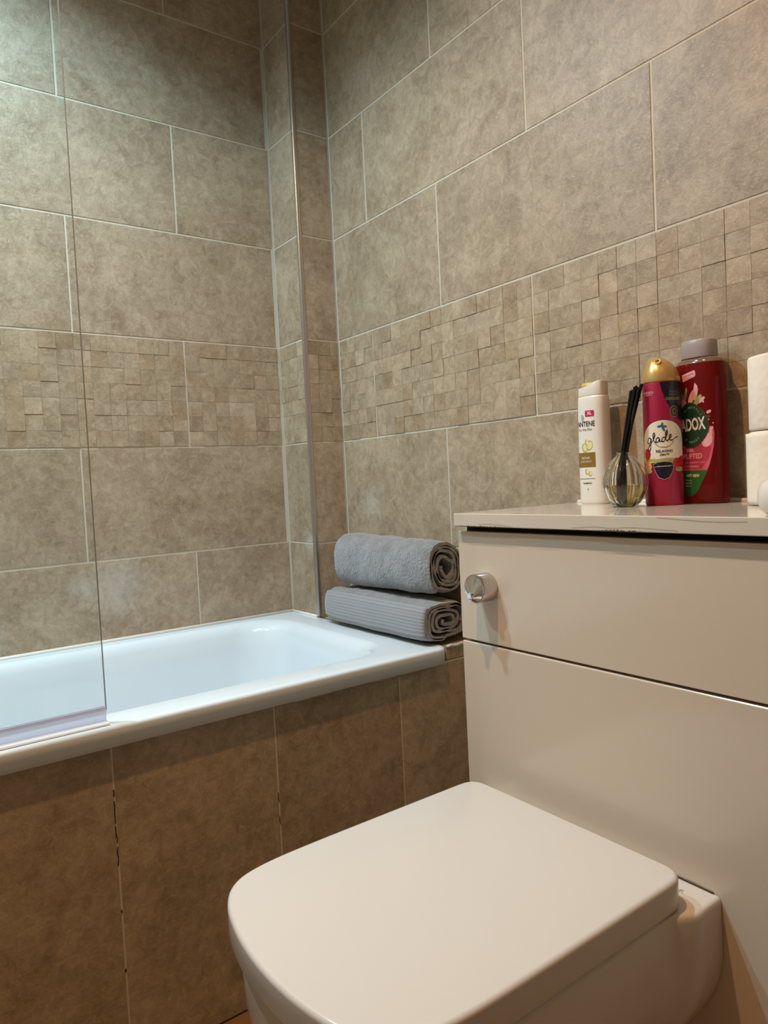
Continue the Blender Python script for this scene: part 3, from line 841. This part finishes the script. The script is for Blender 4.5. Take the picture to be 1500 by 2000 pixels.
A.ell(-0.0045, 0.1320, 0.0045, 0.0020, I['blue'], 0.0007, 0.15); A.ell(-0.0010, 0.1345, 0.0020, 0.0042, I['blue'], 0.00075, -0.35)
A.ell(0.0022, 0.1315, 0.0045, 0.0019, I['blue'], 0.0008, -0.1); A.ell(0.0008, 0.1275, 0.0020, 0.0045, I['blue'], 0.00085, 0.45)
A.done('printed_label', GL)
A = Art(wr)
e_ = 0.0008; bw = 0.0015; B_ = I['black']; z0 = 0.0
def st(p, wd=bw): A.stroke([(x * 0.001, 0.1065 + y * 0.001) for x, y in p], wd, B_, e_)
st([(-20, 5.5), (-23, 7.5), (-26, 4), (-26.5, 0), (-24, -2), (-21, 1), (-19.5, 6), (-20, -2), (-21, -10), (-23.5, -15), (-25.5, -12), (-23.5, -6), (-19, -1), (-15, 5), (-13, 11), (-13.5, 15.5), (-15.5, 13), (-15.5, 5), (-14, 0), (-11, 1)])
st([(-5.5, 5.5), (-8.5, 7), (-11, 3.5), (-10.5, -0.5), (-8, 0), (-5.5, 5), (-5.5, 1), (-4, 0), (-2, 2)])
st([(3.5, 6), (0.5, 7), (-2, 3.5), (-1.5, 0), (1, 0.5), (4, 6), (6.5, 14), (6.5, 18.5), (4.5, 16), (4, 8), (4.5, 2), (6.5, 1), (8.5, 3.5)])
st([(8.5, 3.5), (12, 7), (13, 10.5), (11, 11), (9.5, 7), (10, 3), (12.5, 1.5), (16, 3), (21, 6), (25, 7)])
st([(-13, 0), (-11, -4), (-6, -8), (1, -9.5), (8, -8.5), (14, -4), (16, 1)], 0.0008)
A.text('RELAXING', 0.0015, 0.0905, 0.0056, I['black'], 0.0008, bold=0.00015)
A.text('ZEN™', 0.0015, 0.0845, 0.0050, I['black'], 0.0008, bold=0.00015)
A.text('AEROSOL', -0.0235, 0.1890, 0.0050, I['lpink'], 0.0005, bold=0.0001); A.text('AIR FRESHENER', -0.0235, 0.1852, 0.0026, I['lpink'], 0.0005)
A.text('FIGHTS', 0.0195, 0.1880, 0.0048, I['grey'], 0.0006); A.text('TOUGH', 0.0195, 0.1830, 0.0048, I['grey'], 0.0006); A.text('ODOURS', 0.0185, 0.1765, 0.0062, I['leaf'], 0.0006, bold=0.0001)
A.text('with essential oils', -0.0005, 0.0657, 0.0028, I['white'], 0.0013)
A.done('lettering', GL)

# ------------------------------------------------------------------ shower gel bottle
RD = thing('shower_gel_bottle', 'tall red shower gel bottle with lilac cap and leaf-shaped green label', 'bottle', (-0.042, -1.3325, WZ1))
sec = superell(0.0265, 0.0430, 2.5)
def rprof(z): return 1.0
bm = bmesh.new()
sec_loft(bm, sec, [(0.88, 0.92, 0.0, 0), (0.96, 0.975, 0.002, 0), (1.0, 1.0, 0.010, 0), (1.0, 1.0, 0.07, 0), (1.0, 1.0, 0.15, 0), (1.0, 0.985, 0.20, 0), (0.99, 0.96, 0.222, 0), (0.96, 0.93, 0.2335, 0)])
M['gel'] = mat('red_gel', (0.26, 0.012, 0.010), 0.08, 0, Transmission_Weight=0.55, IOR=1.25)
obj('bottle_body', bm, M['gel'], RD, smooth=True, auto=60)
bm = bmesh.new()
sec_loft(bm, sec, [(0.95, 0.925, 0.2339, 0), (0.90, 0.86, 0.239, 0), (0.78, 0.75, 0.2425, 0), (0.70, 0.66, 0.2435, 0)])
obj('shoulder', bm, mat('clear_shoulder', (0.42, 0.27, 0.20), 0.1, 0, Transmission_Weight=0.65, IOR=1.3), RD, smooth=True, auto=60)
bm = bmesh.new()
sec_loft(bm, superell(0.0225, 0.0285, 2.6), [(0.99, 0.99, 0.2438, 0), (1.0, 1.0, 0.2445, 0), (0.985, 0.985, 0.262, 0), (0.96, 0.96, 0.2715, 0), (0.90, 0.90, 0.2735, 0)])
obj('cap', bm, mat('lilac_cap', (0.44, 0.38, 0.38), 0.28, 0, Transmission_Weight=0.25, IOR=1.3), RD, smooth=True, auto=50)
wr = Wrap(sec, 180, rprof)
A = Art(wr)
c0 = -0.004
rt = -0.12
lab = [(-0.030, 0.006), (0.000, 0.016), (0.014, 0.038), (0.026, 0.066), (0.033, 0.098), (0.0335, 0.125), (0.027, 0.150), (0.012, 0.166), (-0.010, 0.172), (-0.030, 0.168)]
lab = [(a, b) for a, b in lab]
labc = [(p.x, p.y) for p in catmull([(a, b, 0) for a, b in lab], 5)]
def clip(pts, zmin, zmax):
    out = []
    n = len(pts)
    for i in range(n):
        a, b = pts[i], pts[(i + 1) % n]
        for (lo, sg) in ():
            pass
        out.append((a[0], min(max(a[1], zmin), zmax)))
    return out
A.poly(clip(labc, 0.012, 0.0560), I['green'], 0.0004)
A.poly(clip(labc, 0.0560, 0.128), I['pink'], 0.0005)
A.poly([(-0.030, 0.060), (0.012, 0.058), (0.024, 0.074), (0.0285, 0.094), (0.012, 0.101), (-0.004, 0.094), (-0.030, 0.094)], I['rose'], 0.0007)
A.poly([(-0.030, 0.060), (0.008, 0.0600), (0.010, 0.064), (-0.030, 0.066)], I['pink'], 0.0008)
for cx, cz, rx, rz, ro, c in ((0.0225, 0.1055, 0.0085, 0.0115, -0.3, 'lpink'), (0.0225, 0.105, 0.0068, 0.0098, -0.3, 'red'), (0.029, 0.1195, 0.0022, 0.008, 0.1, 'lpink'), (0.026, 0.1155, 0.002, 0.007, -0.3, 'leaf'),
        (-0.018, 0.177, 0.003, 0.014, 0.25, 'leaf'), (-0.012, 0.18, 0.0028, 0.016, -0.2, 'leaf'), (-0.001, 0.177, 0.0042, 0.014, -0.35, 'lpink'), (0.006, 0.1852, 0.0042, 0.013, -0.15, 'lpink'), (0.0065, 0.1912, 0.0026, 0.010, 0.1, 'lpink'),
        (0.002, 0.1725, 0.0035, 0.012, -0.5, 'green'), (0.009, 0.171, 0.004, 0.012, -0.6, 'leaf'), (0.015, 0.1717, 0.0030, 0.008, -0.9, 'lpink'), (-0.017, 0.168, 0.0080, 0.0065, 0.4, 'lpink'), (-0.016, 0.1676, 0.0058, 0.0045, 0.4, 'red'),
        (0.0265, 0.1515, 0.0042, 0.0026, 0.5, 'lpink'), (0.0255, 0.1435, 0.0042, 0.0030, 0.1, 'brown'), (0.0240, 0.1385, 0.003, 0.0018, 0.2, 'white'), (0.0185, 0.1687, 0.0017, 0.0022, 0, 'lpink'), (0.0325, 0.1325, 0.0012, 0.0017, 0, 'lpink'), (0.0310, 0.1245, 0.0012, 0.0017, 0, 'white')):
    A.ell(cx, cz, rx, rz, I[c], 0.0006 + 0.00002 * (rx * 1000), ro)
em = [(p.x, p.y - 0.0065) for p in catmull([(a, b, 0) for a, b in ((-0.004, 0.1745), (0.009, 0.168), (0.019, 0.156), (0.0245, 0.142), (0.0235, 0.126), (0.0155, 0.112), (0.004, 0.1025), (-0.007, 0.1015), (-0.018, 0.108), (-0.026, 0.122), (-0.0275, 0.140), (-0.023, 0.158), (-0.014, 0.170))], 5, closed=True)]
A.poly([(x * 1.07 - 0.000, 0.1315 + (z - 0.1315) * 1.05) for x, z in em], I['brown'], 0.0009)
A.poly(em, I['dgreen'], 0.0011)
A.poly([(-0.0170, 0.2165), (0.0060, 0.2225), (0.0075, 0.2160), (0.0068, 0.2120), (-0.0155, 0.2045)], I['lpink'], 0.0007)
A.done('printed_label', RD)
A = Art(wr)
A.text('RADOX', -0.0045, 0.1315, 0.0280, I['white'], 0.0013, sx=0.49, rot=0.06, bold=0.0009)
for tx, ang0, da, rr_, rz_, fl in (('MINERALS', 125, -13, 0.0185, 0.029, 0), ('& HERBS', 236, 12, 0.0175, 0.029, 1)):
    for i, ch in enumerate(tx):
        a = math.radians(ang0 + da * i)
        A.text(ch, -0.0015 + rr_ * math.cos(a), 0.1320 + rz_ * math.sin(a), 0.0052, I['mint'], 0.0013, rot=(a - math.pi/2) if not fl else (a + math.pi/2))
A.text('FEEL', -0.005, 0.0895, 0.0070, I['lpink'], 0.0010, bold=0.0002)
A.text('UPLIFTED', -0.0045, 0.0795, 0.0115, I['lpink'], 0.0010, sx=0.78, bold=0.0003)
A.text('pink grapefruit scent', 0.0015, 0.0695, 0.0052, I['lpink'], 0.0010, sx=0.80)
A.text('shower gel', -0.003, 0.0635, 0.0045, I['lpink'], 0.0010, sx=0.85)
A.text('100%', -0.009, 0.0475, 0.0068, I['paleoil'], 0.0008, sx=0.7, bold=0.0003); A.text('NEW', 0.0035, 0.0470, 0.0068, I['paleoil'], 0.0008, sx=0.7, bold=0.0003)
A.text('nature', -0.010, 0.0400, 0.0042, I['paleoil'], 0.0008); A.text('inspired', -0.0105, 0.0350, 0.0042, I['paleoil'], 0.0008, sx=0.8); A.text('450 ml', -0.0105, 0.0300, 0.0042, I['paleoil'], 0.0008, sx=0.85)
A.text('refreshing', -0.0045, 0.2152, 0.0048, I['rose'], 0.0009, rot=0.26, sx=0.9); A.text('scent', -0.004, 0.2108, 0.0044, I['rose'], 0.0009, rot=0.22)
A.done('lettering', RD)

# ------------------------------------------------------------------ reed diffuser
DF = thing('reed_diffuser', 'ribbed glass globe diffuser half full of pale oil with black reeds', 'reed diffuser', (-0.150, -1.2545, WZ1))
out = [(0.0120, 0.0002), (0.0180, 0.0012), (0.0240, 0.0060), (0.0310, 0.0160), (0.0360, 0.0280), (0.0380, 0.0390), (0.0370, 0.0500), (0.0335, 0.0610), (0.0270, 0.0720), (0.0190, 0.0810), (0.0130, 0.0870), (0.0110, 0.0905), (0.0120, 0.0935)]
bm = bmesh.new()
inn = [(r - 0.0022, z + (0.0030 if z < 0.01 else 0)) for r, z in out]
def lring(r, z, amp): return [(r * (1 - amp * (0.5 - 0.5 * math.cos(14 * 2*math.pi*i/140))) * math.cos(2*math.pi*i/140), r * (1 - amp * (0.5 - 0.5 * math.cos(14 * 2*math.pi*i/140))) * math.sin(2*math.pi*i/140), z) for i in range(140)]
rings = [lring(r, z, 0.075 if 0.004 < z < 0.083 else 0.02) for r, z in out] + [lring(r, z, 0.02) for r, z in inn[::-1]]
loft(bm, rings)
M['clear'] = mat('clear_glass', (0.97, 0.97, 0.94), 0.0, 0, Transmission_Weight=1.0, IOR=1.45)
obj('glass_globe', bm, M['clear'], DF, smooth=True)
bm = bmesh.new()
lq = [(0.0095, 0.0036), (0.0150, 0.0045), (0.0208, 0.0092), (0.0276, 0.0185), (0.0325, 0.0290), (0.0344, 0.0375)]
loft(bm, [lring(r, z, 0.018) for r, z in lq])
obj('oil', bm, mat('pale_oil', (0.86, 0.74, 0.28), 0.0, 0, Transmission_Weight=1.0, IOR=1.36), DF, smooth=True)
reedm = mat('black_reed', (0.004, 0.004, 0.005), 0.8, 0, Specular_IOR_Level=0.15)
rv = Vector((0.806, -0.59, 0))         # direction seen as sideways
fv = Vector((0.59, 0.806, 0))
for i, (tx, tf, hz_) in enumerate(((0.010, 0.003, 0.198), (0.0135, -0.003, 0.203), (0.017, 0.001, 0.2045), (0.0205, 0.004, 0.2060), (0.0245, -0.002, 0.2065), (0.029, 0.002, 0.2085), (0.0150, 0.006, 0.200), (0.019, -0.005, 0.202))):
    bm = bmesh.new()
    b0 = rv * (-0.012 + 0.0016 * i) + fv * tf + Vector((0, 0, 0.0065))
    top = rv * (tx + 0.007) + fv * tf * 1.5 + Vector((0, 0, hz_ - 0.002))
    mid = rv * (0.0005 + (i - 3.5) * 0.0009) + fv * tf * 0.8 + Vector((0, 0, 0.090))
    bead(bm, [b0, mid, top], 0.00205, 8)
    obj('reed', bm, reedm, DF, smooth=True)

# ------------------------------------------------------------------ toilet rolls
def paper_mat():
    q = mat('embossed_paper', (0.80, 0.72, 0.62), 0.9)
    nt = q.node_tree; N = nt.nodes; L = nt.links
    tc = N.new('ShaderNodeTexCoord'); v = N.new('ShaderNodeTexVoronoi'); v.inputs['Scale'].default_value = 95; v.feature = 'SMOOTH_F1'
    bp = N.new('ShaderNodeBump'); bp.inputs['Strength'].default_value = 0.6; bp.inputs['Distance'].default_value = 0.0015
    L.new(tc.outputs['Object'], v.inputs['Vector']); L.new(v.outputs['Distance'], bp.inputs['Height']); L.new(bp.outputs[0], N['Principled BSDF'].inputs['Normal'])
    return q
PM = paper_mat()
def toilet_roll(label, loc, h, torn):
    root = thing('toilet_roll', label, 'toilet roll', loc, 0, 'toilet rolls stacked on the worktop')
    bm = bmesh.new()
    n = 72
    def rr(a, z): return 0.0555 + (0.0006 * math.sin(5 * a + z * 40))
    prof = [(0.021, 0.001, 0), (0.050, 0.0, 1), (0.0545, 0.0012, 1), (0.0557, 0.004, 1), (0.0557, h * 0.5, 1), (0.0557, h - 0.005, 1), (0.0545, h - 0.0012, 1), (0.050, h, 1), (0.021, h - 0.001, 0)]
    loft(bm, [[(r * math.cos(2*math.pi*i/n), r * math.sin(2*math.pi*i/n), z) for i in range(n)] for r, z, _ in prof] , cap0=False, cap1=False)
    obj('paper', bm, PM, root, smooth=True, auto=60)
    bm = bmesh.new()
    lathe(bm, [(0.021, 0.0008), (0.021, h - 0.0008), (0.0200, h - 0.0008), (0.0200, 0.0008), (0.021, 0.0008)], 32)
    obj('cardboard_core', bm, mat('cardboard', (0.33, 0.24, 0.16), 0.9), root, smooth=True)
    if torn:
        bm = bmesh.new(); rnd = random.Random(4)
        a0, a1 = math.radians(118), math.radians(200)
        prev = None
        for j in range(17):
            z = 0.001 + (h - 0.004) * j / 16
            aa = a0 + rnd.uniform(-0.01, 0.01) + (0.03 * math.sin(j * 0.8) if torn else 0)
            row = [bm.verts.new(((0.0562 + 0.004 * (1 - k / 12) ** 2) * math.cos(aa + (a1 - aa) * k / 12), (0.0562 + 0.004 * (1 - k / 12) ** 2) * math.sin(aa + (a1 - aa) * k / 12), z)) for k in range(13)]
            if prev:
                for k in range(12): bm.faces.new((prev[k], prev[k+1], row[k+1], row[k]))
            prev = row
        o = obj('loose_sheet', bm, PM, root, smooth=True)
        s_ = o.modifiers.new('solid', 'SOLIDIFY'); s_.thickness = 0.0005
    return root
RXp, RYp = -0.072, -1.489
toilet_roll('white toilet roll with a torn loose sheet standing on the worktop, under another roll', (RXp, RYp, WZ1), 0.111, True)
toilet_roll('white toilet roll stacked on top of the other roll at the right edge', (RXp - 0.001, RYp - 0.001, WZ1 + 0.1115), 0.111, False)

# white rounded object at the right edge of the worktop
WO = bmesh.new()
lathe(WO, [(0.030, 0.0), (0.0385, 0.0015), (0.0455, 0.008), (0.0490, 0.020), (0.0485, 0.034), (0.0440, 0.046), (0.036, 0.0535), (0.022, 0.0570), (0.006, 0.0580)], 48, caps=(True, True))
wo = obj('rounded_container', WO, mat('smooth_white_plastic', (0.72, 0.68, 0.62), 0.25), None, smooth=True)
wo.location = (-0.290, -1.594, WZ1 + 0.0002); wo.scale = (0.92, 0.92, 0.84)
wo['label'] = 'smooth white rounded plastic container cut off at the right edge'; wo['category'] = 'container'

# maker's mark on the toilet pan shelf
v, f = text_mesh('RAK', 0.011, 'CENTER', 0.0001)
bm = bmesh.new()
vv = [bm.verts.new((-0.0255 + y * 0.8, -0.1685 - x * 0.9, 0.0002 + 0.0001)) for x, y in v]
for p in f: bm.faces.new([vv[i] for i in p])
obj('maker_mark', bm, mat('grey_stamp', (0.30, 0.29, 0.27), 0.5), toilet)
